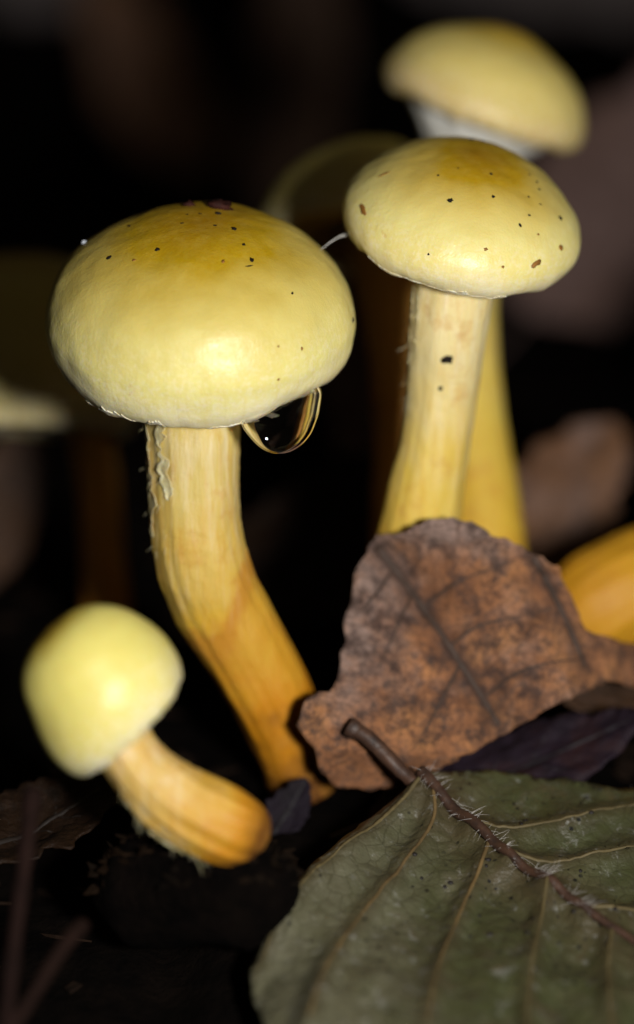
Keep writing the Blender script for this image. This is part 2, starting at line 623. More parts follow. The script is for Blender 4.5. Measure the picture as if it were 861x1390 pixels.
profA = [(0, 142), (50, 138), (98, 125), (140, 105), (174, 78), (198, 45), (210, 8), (209, -20), (201, -48), (188, -67), (174, -76),
         (156, -78), (120, -66), (80, -58), (40, -54)]
cA = cap_mesh(272, 430, 31.0, profA, 0.5, 30, 3.3, lump=0.036, dent=notchA)
stA = [(266, 478, 31.25, 60), (263, 525, 31.15, 62), (262, 580, 31.1, 63), (264, 650, 31.2, 61), (266, 710, 31.3, 61), (273, 760, 31.4, 62), (292, 812, 31.6, 62),
       (319, 860, 31.8, 60), (347, 908, 32.0, 58), (374, 960, 32.2, 55), (396, 1015, 32.4, 50), (412, 1075, 32.6, 44)]
vA, fA, tA, ctrA, radA = stem_mesh(stA, 2.0)
mA = empty("mushroom", ctrA[-1])
tag(mA, "largest yellow mushroom with a water drop under its wide domed cap", "mushroom", "yellow mushrooms of the cluster")
capA = mesh("cap", cA.V, cA.F, M_capA, mA, attrs=cA.attrs)
rim_flaps(cA, math.radians(180), math.radians(262), 9, capA, 5, depth=8, up=24)
rim_flaps(cA, math.radians(285), math.radians(318), 3, capA, 8, depth=3, up=16)
stemA = mesh("stem", vA, fA, M_stemA, mA, attrs={"t": tA, "s": SIDE[id(vA)]})
stem_scraps(ctrA, radA, [(0.08, 0.38, 178, 158, 26), (0.09, 0.30, 136, 122, 20)], stemA, M_veilS, 4)

fibres(ctrA, radA, 0.08, 0.40, 120, 215, 90, stemA, 3, M_veilS)

# --- B: the leaning mushroom at the right
profB = [(0, 94), (42, 90), (82, 79), (116, 61), (143, 37), (160, 13), (165, -6), (162, -22), (154, -35), (143, -43), (128, -46),
         (95, -42), (60, -38), (40, -36)]
cB = cap_mesh(628, 294, 31.4, profB, 11, 31, 8.1, lump=0.032)
stB = [(622, 330, 31.5, 52), (616, 390, 31.5, 53), (609, 450, 31.6, 51), (602, 520, 31.8, 48), (591, 600, 32.0, 47), (577, 670, 32.2, 51),
       (566, 730, 32.4, 55), (556, 800, 32.6, 58), (548, 880, 32.8, 58), (545, 990, 33.0, 54)]
vB, fB, tB, ctrB, radB = stem_mesh(stB, 6.0)
mB = empty("mushroom", ctrB[-1])
tag(mB, "yellow mushroom rising behind the torn brown leaf, its cap freckled with dark crumbs", "mushroom", "yellow mushrooms of the cluster")
capB = mesh("cap", cB.V, cB.F, M_capB, mB, attrs=cB.attrs)
rim_flaps(cB, math.radians(185), math.radians(300), 7, capB, 15, depth=2.5, up=14)
stemB = mesh("stem", vB, fB, M_stemB, mB, attrs={"t": tB, "s": SIDE[id(vB)]})
stem_scraps(ctrB, radB, [(0.12, 0.30, 176, 170, 9), (0.14, 0.26, 150, 146, 6)], stemB, M_veilS, 11)

fibres(ctrB, radB, 0.10, 0.38, 140, 215, 90, stemB, 4, M_veilS)

# --- D: the blurred one at the back, leaning away
profD = [(0, 94), (24, 91), (54, 80), (94, 61), (122, 37), (139, 6), (143, -14), (138, -28), (126, -36),
         (112, -33), (100, -28)]
cD = cap_mesh(661, 127, 35.8, profD, 21, 13, 13.0, lump=0.03)
stD = [(652, 150, 35.7, 46), (646, 230, 35.7, 42), (636, 330, 35.5, 42), (630, 420, 35.3, 44), (632, 510, 35.1, 47), (641, 600, 34.9, 51),
       (652, 680, 34.7, 54), (660, 760, 34.5, 55), (664, 900, 34.3, 52)]
vD, fD, tD, ctrD, radD = stem_mesh(stD, 16.0, rough=0.03)
mD = empty("mushroom", ctrD[-1])
tag(mD, "pale cream-yellow mushroom tilted back behind the freckled one, white veil showing below", "mushroom", "yellow mushrooms of the cluster")
capD = mesh("cap", cD.V, cD.F, M_capD, mD, attrs=cD.attrs)
profDv = [(112, -28), (100, -40), (88, -52), (76, -64), (64, -78), (53, -92), (45, -106)]
VV, FF = [], []
prv = catmull(profDv, 26)
for i, (r, z) in enumerate(prv):
    for j in range(96):
        a = 2 * math.pi * j / 96
        dv = cD.e1 * math.cos(a) + cD.e2 * math.sin(a)
        w = 1 + 0.05 * noise.noise(Vector((math.cos(a) * 5, math.sin(a) * 5, i * 0.08)))
        VV.append(cD.o + dv * (r * cD.k * w) + cD.ax * (z * cD.k))
for i in range(25):
    for j in range(96):
        FF.append((i * 96 + j, i * 96 + (j + 1) % 96, (i + 1) * 96 + (j + 1) % 96, (i + 1) * 96 + j))
M_white = plain("white_veil", (0.80, 0.80, 0.76), rough=0.6, var=0.12, scale=6)
tag(mesh("veil", VV, FF, M_white, mD), "white cobweb veil under the tilted cap")
mesh("stem", vD, fD, M_stemD, mD, attrs={"t": tD, "s": SIDE[id(vD)]})

# --- C: the open one standing in the shade between A and B
profC = [(0, 96), (40, 92), (80, 76), (112, 52), (135, 20), (146, -14), (144, -32), (134, -38), (110, -24), (70, -2), (45, 2)]
cC = cap_mesh(497, 292, 35.8, profC, -3, -14, 21.0, lump=0.05, dent=lambda r, z, a, t: (r, z + 10 * math.exp(-(t / 0.25) ** 2)))
stC = [(520, 285, 35.9, 52), (530, 370, 35.9, 48), (546, 470, 35.8, 46), (556, 580, 35.7, 46), (558, 690, 35.6, 50), (556, 800, 35.5, 52), (552, 900, 35.4, 50)]
vC, fC, tC, ctrC, radC = stem_mesh(stC, 26.0, seg=40, n=70)
mC = empty("mushroom", ctrC[-1])
tag(mC, "shaded olive-yellow mushroom standing behind the gap between the two sharp caps", "mushroom", "yellow mushrooms of the cluster")
capC = mesh("cap", cC.V, cC.F, M_capO, mC, attrs=cC.attrs)
add_gills(cC, capC, 50, 136, 8, -28)
mesh("stem", vC, fC, M_stemC, mC, attrs={"t": tC, "s": SIDE[id(vC)]})

# --- E: the dark one behind the left side of A
profE = [(0, 120), (50, 115), (95, 96), (130, 62), (150, 20), (158, -30), (154, -80), (142, -112), (130, -118), (112, -96), (70, -60), (45, -55)]
cE = cap_mesh(40, 464, 37.2, profE, 3, -2, 31.0, lump=0.05)
stE = [(84, 490, 37.2, 40), (116, 560, 37.2, 32), (132, 640, 37.2, 28), (139, 720, 37.1, 28), (144, 800, 37.0, 32), (150, 960, 36.9, 40)]
vE, fE, tE, ctrE, radE = stem_mesh(stE, 36.0, seg=40, n=70)
mE = empty("mushroom", ctrE[-1])
tag(mE, "dim brown mushroom hidden in shadow behind the drop-bearing mushroom, only its rim pale", "mushroom", "yellow mushrooms of the cluster")
capE = mesh("cap", cE.V, cE.F, M_capO, mE, attrs=cE.attrs)
add_gills(cE, capE, 50, 128, -58, -106)
rim_flaps(cE, math.radians(200), math.radians(330), 3, capE, 44, depth=4, up=26)
mesh("stem", vE, fE, M_stemC, mE, attrs={"t": tE, "s": SIDE[id(vE)]})

# --- F: the small young one in front
def tipF(r, z, a, t):
    # one side of the bell hangs lower
    q = ((math.degrees(a) % 360) - 200) / 62
    g = math.exp(-q * q) * smooth(0.45, 1.0, t)
    return r * (1 + 0.20 * g), z - 10 * g


profF = [(0, 112), (36, 107), (66, 92), (88, 66), (101, 32), (107, -2), (103, -30), (94, -51), (82, -63), (68, -63), (50, -56), (36, -54)]
cF = cap_mesh(142, 932, 28.2, profF, -42, 12, 41.0, dent=tipF, lump=0.02, nseg=140, nprof=70)
stF = [(158, 985, 28.3, 38), (180, 1028, 28.3, 40), (212, 1064, 28.3, 47), (246, 1092, 28.35, 53), (284, 1112, 28.4, 55), (314, 1124, 28.5, 52), (334, 1132, 28.6, 40), (345, 1139, 28.7, 20)]
vF, fF, tF, ctrF, radF = stem_mesh(stF, 46.0, rough=0.13)
mF = empty("mushroom", ctrF[-1])
tag(mF, "small young mushroom with a bell-shaped pale yellow cap and short bent stem", "mushroom", "yellow mushrooms of the cluster")
capF = mesh("cap", cF.V, cF.F, M_capF, mF, attrs=cF.attrs)
rim_flaps(cF, math.radians(200), math.radians(290), 3, capF, 22, depth=5, up=12)
stemF = mesh("stem", vF, fF, M_stemF, mF, attrs={"t": tF, "s": SIDE[id(vF)]})
stem_scraps(ctrF, radF, [(0.24, 0.50, 165, 170, 16), (0.42, 0.66, 172, 178, 14)], stemF, M_veilS, 31)

fibres(ctrF, radF, 0.18, 0.62, 130, 230, 110, stemF, 5, M_veilS, 0.08, 0.26)

# --- G: the orange stem entering from the right (cap outside the frame)
stG = [(1190, 560, 35.4, 62), (1110, 640, 35.0, 64), (1020, 710, 34.6, 68), (940, 760, 34.2, 72), (870, 792, 33.9, 75), (818, 818, 33.8, 72), (776, 846, 34.0, 62), (750, 880, 34.6, 52), (742, 915, 35.5, 44)]
vG, fG, tG, ctrG, radG = stem_mesh(stG, 56.0)
cG = cap_mesh(1220, 490, 35.5, [(r * 0.95, z) for r, z in profA], 22, 10, 61.0, nseg=100, nprof=50)
mG = empty("mushroom", ctrG[-1])
tag(mG, "mushroom of which a thick orange slanting stem shows behind the brown leaf", "mushroom", "yellow mushrooms of the cluster")
mesh("cap", cG.V, cG.F, M_capO, mG, attrs=cG.attrs)
mesh("stem", vG, fG, M_stemG, mG, attrs={"t": tG, "s": SIDE[id(vG)]})


# ------------------------------------------------------------------ water drop under cap A
def drop():
    cx, cy, d = 385, 567, 30.25
    outl = [(437, 524), (434, 548), (428, 574), (416, 597), (398, 612), (378, 617), (356, 609), (341, 594), (330, 580), (324, 572),
            (340, 556), (362, 540), (392, 524), (420, 514)]
    pol = []
    for (x, y) in outl:
        pol.append((math.atan2(cy - y, x - cx) % (2 * math.pi), math.hypot(x - cx, y - cy)))
    pol.sort()
    an = [p[0] for p in pol]; rs = [p[1] for p in pol]
    an = [an[-1] - 2 * math.pi] + an + [an[0] + 2 * math.pi]
    rs = [rs[-1]] + rs + [rs[0]]

    def R(th):
        th %= 2 * math.pi
        s = w = 0.0
        for q in range(-6, 7):
            g = math.exp(-(q / 3.5) ** 2)
            s += g * np.interp((th + 0.05 * q + math.pi) % (2 * math.pi) - math.pi if th + 0.05 * q > an[-1] else th + 0.05 * q, an, rs); w += g
        return s / w
    n, m = 96, 48
    V, F = [], []
    k = K * d
    for j in range(m + 1):
        ph = -math.pi / 2 + math.pi * j / m
        for i in range(n):
            th = 2 * math.pi * i / n
            r = R(th) * math.cos(ph)
            x, y = cx + r * math.cos(th), cy - r * math.sin(th)
            low = smooth(-50, 45, y - cy)
            thick = 22
            # the top of the drop follows the cap back under its rim
            dd = thick * math.sin(ph)
            V.append(P(x, y, d + 0.003 * (x - 386) + 0.0025 * (cy - y)) + FW * (dd * k))
    for j in range(m):
        for i in range(n):
            F.append((j * n + i, j * n + (i + 1) % n, (j + 1) * n + (i + 1) % n, (j + 1) * n + i))
    nt = NT("clear_water")
    nt.set(Roughness=0.0, IOR=1.333)
    nt.b.inputs["Transmission Weight"].default_value = 1.0
    nt.b.inputs["Base Color"].default_value = (1, 1, 1, 1)
    o = mesh("water_drop", V, F, nt.m)
    tag(o, "clear water drop hanging from the rim of the largest cap", "water drop")
    return nt.m


M_water = drop()


# ------------------------------------------------------------------ leaves (thin curved sheets with real thickness)
def sheet(outline, surf, step, jag=0.0, seed=0):
    """triangulated sheet over an outline (any 2-D units); surf(u, v) -> world point"""
    rnd = random.Random(seed)
    o2 = []
    n = len(outline)
    for i in range(n):
        a, b = outline[i], outline[(i + 1) % n]
        L = math.hypot(b[0] - a[0], b[1] - a[1])
        m = max(1, int(L / step))
        for j in range(m):
            f = j / m
            x, y = a[0] + (b[0] - a[0]) * f, a[1] + (b[1] - a[1]) * f
            if jag:
                x += jag * noise.noise(Vector((x * 0.05, y * 0.05, seed))) + 0.5 * jag * noise.noise(Vector((x * 0.2, y * 0.2, seed + 4)))
                y += jag * noise.noise(Vector((x * 0.05, y * 0.05, seed + 9))) + 0.5 * jag * noise.noise(Vector((x * 0.2, y * 0.2, seed + 14)))
            o2.append(Vector((x, y)))
    xs = [p.x for p in o2]; ys = [p.y for p in o2]

    def inside(x, y):
        c = False
        m = len(o2)
        j = m - 1
        for i in range(m):
            yi, yj = o2[i].y, o2[j].y
            if (yi > y) != (yj > y) and x < (o2[j].x - o2[i].x) * (y - yi) / (yj - yi) + o2[i].x:
                c = not c
            j = i
        return c
    pts = list(o2)
    y = min(ys) + step * 0.5
    row = 0
    while y < max(ys):
        x = min(xs) + step * (0.5 if row % 2 else 0.1)
        while x < max(xs):
            qx, qy = x + rnd.uniform(-.2, .2) * step, y + rnd.uniform(-.2, .2) * step
            if inside(qx, qy):
                dm = min((p.x - qx) ** 2 + (p.y - qy) ** 2 for p in o2)
                if dm > (0.45 * step) ** 2:
                    pts.append(Vector((qx, qy)))
            x += step
        y += step * 0.87
        row += 1
    nb = len(o2)
    vo, eo, fo, *_ = delaunay_2d_cdt(pts, [(i, (i + 1) % nb) for i in range(nb)], [], 1, 1e-6)
    faces = []
    for f in fo:
        c = sum((vo[i] for i in f), Vector((0, 0))) / len(f)
        if inside(c.x, c.y):
            faces.append(tuple(reversed(f)))
    return [surf(v.x, v.y) for v in vo], faces, [tuple(v) for v in vo]


def solid(o, th):
    s = o.modifiers.new("thick", 'SOLIDIFY')
    s.thickness = th * S
    s.offset = 0
    return o


def seg_dist(x, y, poly):
    best = 1e9
    for (ax, ay), (bx, by) in zip(poly, poly[1:]):
        dx, dy = bx - ax, by - ay
        t = max(0, min(1, ((x - ax) * dx + (y - ay) * dy) / (dx * dx + dy * dy + 1e-9)))
        best = min(best, math.hypot(x - ax - dx * t, y - ay - dy * t))
    return best


def vein(name, poly, surf, r0, r1, mat, parent, lift=0.0, n=40, seg=8, view=-1):
    pts = catmull(poly, n)
    w = []
    for p in pts:
        q = surf(p[0], p[1])
        w.append(q - FW * lift + UP * lift * 0.5)
    rad = [r0 + (r1 - r0) * (i / (n - 1)) for i in range(n)]
    V, F, T = tube(w, rad, seg, True, lambda t, a, p: 0.25 * n3(p, 7.0, 2.2))
    return mesh(name, V, F, mat, parent)


# --- the torn brown leaf in the middle
def brown_material(name, a, b, c, dk, scale=1.0):
    nt = NT(name)
    co = nt.coords()
    f1 = nt.noise(co, 1.8 * scale, 5, 0.7)
    col = nt.ramp(f1, [(0.34, a), (0.52, b), (0.68, c)])
    f2 = nt.noise(co, 4.5 * scale, 6, 0.75)
    col = nt.mix(nt.ramp(f2, [(0.50, (0, 0, 0)), (0.66, (0.85,) * 3)]), col, dk)
    f3 = nt.noise(co, 7.5 * scale, 5, 0.7)
    col = nt.mix(nt.ramp(f3, [(0.56, (0, 0, 0)), (0.70, (0.6,) * 3)]), col, tuple(min(1, x * 1.5) for x in a))
    nt.l(col, nt.b.inputs["Base Color"])
    nt.bump(nt.math('ADD', f2, nt.noise(co, 14 * scale, 4, 0.7)), 0.7, 0.035)
    nt.set(Roughness=0.62)
    nt.b.inputs["Specular IOR Level"].default_value = 0.14
    return nt.m


def torn_leaf_material():
    nt = NT("dead_leaf_brown")
    co = nt.coords()
    vd, gy = nt.attr("vd"), nt.attr("gy")
    f1 = nt.noise(co, 1.5, 6, 0.7)
    col = nt.ramp(f1, [(0.36, (0.23, 0.098, 0.046)), (0.50, (0.36, 0.158, 0.070)), (0.64, (0.52, 0.235, 0.090))])
    f0 = nt.noise(co, 2.2, 6, 0.75)
    grey = nt.math('ADD', nt.math('MULTIPLY', gy, 0.9), nt.math('MULTIPLY', nt.math('SUBTRACT', f0, 0.5), 2.6), True)
    col = nt.mix(grey, col, (0.30, 0.205, 0.170))
    f2 = nt.noise(co, 2.7, 8, 0.8)
    col = nt.mix(nt.ramp(f2, [(0.47, (0, 0, 0)), (0.60, (0.90,) * 3)]), col, (0.050, 0.030, 0.025))
    f3 = nt.noise(co, 9.0, 6, 0.75)
    col = nt.mix(nt.ramp(f3, [(0.50, (0, 0, 0)), (0.64, (0.75,) * 3)]), col, (0.075, 0.050, 0.042))
    for sc_, w_ in ((3.2, 0.035), (8.0, 0.06)):
        vo = nt.n("ShaderNodeTexVoronoi", feature='DISTANCE_TO_EDGE')
        vo.inputs["Scale"].default_value = sc_
        nt.l(nt.mix(0.12, co, nt.n("ShaderNodeTexNoise").outputs["Color"]), vo.inputs["Vector"])
        col = nt.mix(nt.ramp(vo.outputs["Distance"], [(0.0, (0.45,) * 3), (w_, (0, 0, 0))]), col, (0.050, 0.030, 0.024))
    vn = nt.math('MULTIPLY', vd, nt.ramp(nt.noise(co, 3.0, 5, 0.7), [(0.30, (0.2,) * 3), (0.55, (1, 1, 1))]))
    col = nt.mix(vn, col, (0.040, 0.026, 0.024))
    nt.l(col, nt.b.inputs["Base Color"])
    nt.bump(nt.math('ADD', f2, nt.noise(co, 14, 6, 0.75)), 0.9, 0.05)
    nt.set(Roughness=0.58)
    nt.b.inputs["Specular IOR Level"].default_value = 0.22
    return nt.m


M_brown = torn_leaf_material()
M_brownvein = plain("dead_leaf_vein", (0.055, 0.032, 0.022), rough=0.7, scale=5)
veins_br = [[(512, 742), (560, 805), (612, 880), (650, 940), (678, 985)],
            [(724, 756), (748, 800), (772, 850), (794, 905)]]
out_br = [(612, 702), (640, 708), (668, 726), (700, 738), (735, 756), (756, 770), (776, 812), (796, 856), (830, 866), (885, 880), (915, 905),
          (870, 930), (820, 925), (795, 940), (745, 962), (690, 992), (640, 1022), (590, 1048), (545, 1066), (500, 1075), (455, 1066),
          (436, 1048), (424, 1015), (404, 985), (412, 952), (432, 940), (450, 938), (460, 915), (466, 880), (468, 845), (476, 815),
          (484, 775), (496, 748), (512, 724), (535, 727), (560, 716), (590, 706)]


def surf_br(x, y):
    d = 31.25 + 0.40 * smooth(1060, 720, y) - 0.0005 * (600 - x) * smooth(600, 420, x)
    d += 1.5 * smooth(760, 930, x)                      # right part folds back beside the orange stem
    d += 0.35 * smooth(1010, 1075, y)
    for v in veins_br:
        q = seg_dist(x, y, v)
        d += 0.26 * math.exp(-(q / 34) ** 2)
    d += 0.16 * noise.noise(Vector((x * 0.012, y * 0.012, 4))) + 0.07 * noise.noise(Vector((x * 0.035, y * 0.035, 8))) + 0.025 * noise.noise(Vector((x * 0.1, y * 0.1, 2)))
    # curled torn top edge
    d -= 0.16 * smooth(755, 705, y - 0.25 * max(0, x - 612))
    return P(x, y, d)


SUBV = [[(575, 826), (605, 800), (640, 782), (690, 765)], [(610, 878), (650, 850), (700, 838), (762, 822)], [(655, 948), (700, 915), (745, 900), (790, 895)],
        [(560, 805), (540, 850), (515, 905)], [(625, 900), (600, 950), (570, 1005)], [(535, 770), (515, 800), (490, 830)]]
V, F, UV = sheet(out_br, surf_br, 7.0, jag=5, seed=3)
br = empty("dead_leaf", P(500, 1070, 31.6))
tag(br, "torn curled brown dead leaf leaning against the freckled mushroom's stem", "leaf")
ALLV = veins_br + SUBV
solid(mesh("blade", V, F, M_brown, br, attrs={
    "vd": [min(1.0, max(0.85 * math.exp(-(seg_dist(x, y, veins_br[0]) / 13) ** 2), 0.85 * math.exp(-(seg_dist(x, y, veins_br[1]) / 12) ** 2),
                        0.5 * math.exp(-(min(seg_dist(x, y, q) for q in SUBV) / 7) ** 2))) for x, y in UV],
    "gy": [max(smooth(590, 470, x + 0.25 * (y - 880)), smooth(790, 715, y)) * smooth(1010, 900, y) for x, y in UV]}), 0.014)
vein("midrib", veins_br[0], surf_br, 0.05, 0.035, M_brownvein, br)
vein("vein", veins_br[1], surf_br, 0.045, 0.03, M_brownvein, br)
for pl in SUBV:
    vein("vein", pl, surf_br, 0.022, 0.010, M_brownvein, br, n=24, seg=6)

# --- the green leaf in front
mid_g = [(570, 1078), (610, 1112), (655, 1152), (700, 1190), (760, 1232), (825, 1276), (920, 1330), (1040, 1400), (1180, 1480)]
lat_g = [[(572, 1082), (545, 1105), (500, 1140), (440, 1185), (385, 1240), (350, 1300)],
         [(588, 1096), (588, 1130), (560, 1170), (515, 1220), (475, 1270), (440, 1330), (420, 1390)],
         [(664, 1160), (648, 1200), (620, 1260), (596, 1320), (580, 1400)],
         [(742, 1220), (735, 1260), (722, 1320), (715, 1400), (720, 1470)],
         [(830, 1278), (825, 1330), (830, 1400), (850, 1480)],
         [(640, 1140), (700, 1138), (780, 1122), (861, 1104), (930, 1100)],
         [(690, 1182), (750, 1182), (830, 1168), (920, 1150), (1000, 1140)],
         [(790, 1254), (850, 1250), (940, 1232), (1050, 1220)],
         [(900, 1320), (980, 1318), (1080, 1310)]]
out_g = [(560, 1085), (568, 1072), (590, 1060), (640, 1051), (700, 1051), (760, 1057), (820, 1067), (880, 1077), (960, 1098), (1050, 1140),
         (1130, 1200), (1190, 1290), (1215, 1400), (1195, 1485), (1080, 1510), (940, 1525), (780, 1525), (620, 1510), (500, 1480), (410, 1430),
         (360, 1370), (342, 1325), (339, 1300), (348, 1275), (366, 1246), (392, 1215), (425, 1182), (460, 1150), (490, 1124), (520, 1104), (545, 1092)]
NRM_G = (UP * 0.86 - FW * 0.5).normalized()


def surf_g(x, y):
    d = 30.95 - (y - 1085) * 0.0105 + 0.0010 * (x - 600)
    p = P(x, y, d)
    q1 = seg_dist(x, y, mid_g)
    h = 0.11 * math.exp(-(q1 / 30) ** 2)
    q2 = min(seg_dist(x, y, l) for l in lat_g)
    h += 0.12 * math.exp(-(q2 / 15) ** 2)
    h += 0.10 * noise.noise(Vector((x * 0.008, y * 0.010, 3))) + 0.055 * noise.noise(Vector((x * 0.028, y * 0.034, 7))) + 0.016 * noise.noise(Vector((x * 0.09, y * 0.10, 5)))
    # left margin curls down, upper margin lifts a touch
    h -= 0.30 * smooth(430, 335, x + 0.35 * (1300 - y)) if y < 1320 else 0.30 * smooth(430, 335, x)
    return p + NRM_G * h


def green_material():
    nt = NT("green_leaf_blade")
    co = nt.coords()
    f = nt.noise(co, 1.1, 5, 0.65)
    col = nt.ramp(f, [(0.32, (0.040, 0.037, 0.018)), (0.50, (0.047, 0.052, 0.020)), (0.68, (0.072, 0.070, 0.034))])
    b = nt.noise(co, 2.6, 5, 0.7)
    col = nt.mix(nt.ramp(b, [(0.54, (0, 0, 0)), (0.70, (0.8,) * 3)]), col, (0.075, 0.055, 0.030))
    g2 = nt.noise(co, 1.8, 6, 0.7)
    gf = nt.math('ADD', nt.math('MULTIPLY', nt.attr("gy"), 0.85), nt.math('MULTIPLY', nt.math('SUBTRACT', g2, 0.55), 1.8), True)
    col = nt.mix(gf, col, (0.105, 0.100, 0.062))
    col = nt.mix(nt.math('MULTIPLY', nt.attr("br"), nt.ramp(g2, [(0.3, (0.4,) * 3), (0.6, (0.95,) * 3)])), col, (0.055, 0.042, 0.020))
    col = nt.mix(nt.math('MULTIPLY', nt.attr("vein_shade"), 0.7), col, (0.050, 0.038, 0.018))  # shade of the raised side veins, painted into the blade colour
    # pale bleached film on parts
    w = nt.noise(co, 5.0, 8, 0.8)
    col = nt.mix(nt.ramp(w, [(0.58, (0, 0, 0)), (0.66, (0.7,) * 3)]), col, (0.26, 0.26, 0.24))
    # fine dark network
    vo = nt.n("ShaderNodeTexVoronoi", feature='DISTANCE_TO_EDGE')
    vo.inputs["Scale"].default_value = 5.0
    nt.l(co, vo.inputs["Vector"])
    col = nt.mix(nt.ramp(vo.outputs["Distance"], [(0.0, (0.55,) * 3), (0.05, (0, 0, 0))]), col, (0.030, 0.028, 0.012))
    # black mould specks
    v2 = nt.n("ShaderNodeTexVoronoi", feature='F1')
    v2.inputs["Scale"].default_value = 6.5
    nt.l(co, v2.inputs["Vector"])
    sp = nt.math('MULTIPLY', nt.ramp(v2.outputs["Distance"], [(0.14, (1, 1, 1)), (0.17, (0, 0, 0))]), nt.ramp(nt.noise(co, 1.5, 3), [(0.42, (0, 0, 0)), (0.52, (1, 1, 1))]))
    col = nt.mix(sp, col, (0.008, 0.008, 0.006))
    nt.l(col, nt.b.inputs["Base Color"])
    h = nt.math('ADD', nt.noise(co, 9, 5, 0.65), nt.math('MULTIPLY', vo.outputs["Distance"], 0.9))
    nt.bump(h, 0.6, 0.04)
    nt.l(nt.ramp(nt.noise(co, 5, 4, 0.7), [(0.35, (0.34,) * 3), (0.65, (0.62,) * 3)]), nt.b.inputs["Roughness"])
    nt.b.inputs["Specular IOR Level"].default_value = 0.5
    return nt.m


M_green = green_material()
M_gvein = plain("leaf_vein_tan", (0.17, 0.110, 0.042), rough=0.6, scale=2.2, col2=(0.05, 0.034, 0.014))
M_gvein2 = plain("leaf_vein_olive", (0.115, 0.088, 0.036), rough=0.6, scale=5, col2=(0.06, 0.045, 0.018))
M_gmid = plain("leaf_midrib_brown", (0.070, 0.034, 0.020), rough=0.5, scale=5, col2=(0.022, 0.012, 0.009))
V, F, UV = sheet(out_g, surf_g, 9.0, jag=3, seed=5)
gl = empty("green_leaf", P(600, 1180, 30.0) - Vector((0, 0, 0.1)))
tag(gl, "fading green leaf with hairy brown midrib lying below the torn brown leaf", "leaf")
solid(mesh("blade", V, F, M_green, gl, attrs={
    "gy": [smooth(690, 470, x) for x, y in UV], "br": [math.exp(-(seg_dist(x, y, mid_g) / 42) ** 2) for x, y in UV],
    "vein_shade": [math.exp(-(min(seg_dist(x, y, l) for l in lat_g) / 9) ** 2) for x, y in UV]}), 0.025)
mp = [surf_g(p[0], p[1]) + NRM_G * 0.045 for p in catmull(mid_g, 80)]
for _ in range(6):
    mp = [mp[0]] + [(mp[i - 1] + mp[i] * 2 + mp[i + 1]) / 4 for i in range(1, 79)] + [mp[-1]]
V, F, T = tube(mp, [0.066 - 0.034 * (i / 79) for i in range(80)], 12, True,
               lambda t, a, p: 0.2 * n3(p, 6.0, 1.0) + 0.12 * n3(p, 15, 3))
mr = mesh("midrib", V, F, M_gmid, gl)
for l in lat_g:
    V, F, T = tube([surf_g(p[0], p[1]) + NRM_G * 0.004 for p in catmull(l, 44)], [0.024 - 0.013 * (i / 43) for i in range(44)], 8, True,
                   lambda t, a, p: 0.25 * n3(p, 8.0, 2.0))
    mesh("vein", V, F, M_gvein if l in lat_g[1:3] else M_gvein2, gl)
pet = [(474, 994, 31.10), (496, 1008, 31.05), (520, 1030, 31.0), (545, 1056, 30.95), (566, 1075, 30.88), (585, 1090, 30.80)]
pp = [P(*p) + NRM_G * 0.08 for p in catmull(pet, 40)]
V, F, T = tube(pp, [0.092 - 0.02 * (i / 39) + (0.02 if i < 4 else 0) for i in range(40)], 14, True, lambda t, a, p: 0.16 * n3(p, 4.0, 3.0) + 0.1 * n3(p, 12, 1))
mesh("petiole", V, F, M_gmid, gl)
# hairs along the midrib: too fine to pick apart, one part
rnd = random.Random(17)
HV, HF = [], []
mc = catmull(mid_g, 200)
for q in range(150):
    i = int(rnd.uniform(2, 120))
    side = rnd.choice((-1, 1))
    p0 = surf_g(mc[i][0], mc[i][1]) + NRM_G * 0.06
    tan = (surf_g(mc[i + 1][0], mc[i + 1][1]) - surf_g(mc[i - 1][0], mc[i - 1][1])).normalized()
    lat = tan.cross(NRM_G) * side
    L = rnd.uniform(0.06, 0.24)
    dirv = (lat * rnd.uniform(0.5, 1.0) + tan * rnd.uniform(-0.1, 0.8) + NRM_G * rnd.uniform(0.15, 0.7)).normalized()
    cu = tan * rnd.uniform(-0.5, 0.5) - NRM_G * rnd.uniform(0.0, 0.4)
    pts = [p0 + dirv * (L * f) + cu * (L * f * f) for f in (0, 0.33, 0.66, 1.0)]
    v, f, _ = tube(pts, [0.0018, 0.0016, 0.0012, 0.0006], 4, False)
    b = len(HV)
    HV += v
    HF += [tuple(x + b for x in ff) for ff in f]
M_hair = plain("leaf_hair", (0.55, 0.52, 0.50), rough=0.35, var=0.2, scale=5)
tag(mesh("hairs", HV, HF, M_hair, mr), kind="stuff")

# tiny water beads and grit strewn on the green leaf: one stuff part each
def bead_cloud(name, parent, mat, spots, surf, nrm, seed, flat=0.6):
    rnd = random.Random(seed)
    V, F = [], []
    for (x, y, r) in spots:
        c = surf(x, y) + nrm * (r * 0.3)
        b = len(V)
        n, m = 8, 5
        u = RT
        w = nrm.cross(u).normalized()
        el = rnd.uniform(0.7, 1.4)
        for j in range(m):
            ph = -math.pi / 2 + math.pi * j / (m - 1)
            for i in range(n):
                a = 2 * math.pi * i / n
                rr = r * (1 + 0.15 * rnd.uniform(-1, 1))
                V.append(c + u * (rr * el * math.cos(a) * math.cos(ph)) + w * (rr * math.sin(a) * math.cos(ph)) + nrm * (r * flat * math.sin(ph)))
        for j in range(m - 1):
            for i in range(n):
                F.append((b + j * n + i, b + j * n + (i + 1) % n, b + (j + 1) * n + (i + 1) % n, b + (j + 1) * n + i))
    return tag(mesh(name, V, F, mat, parent), kind="stuff")


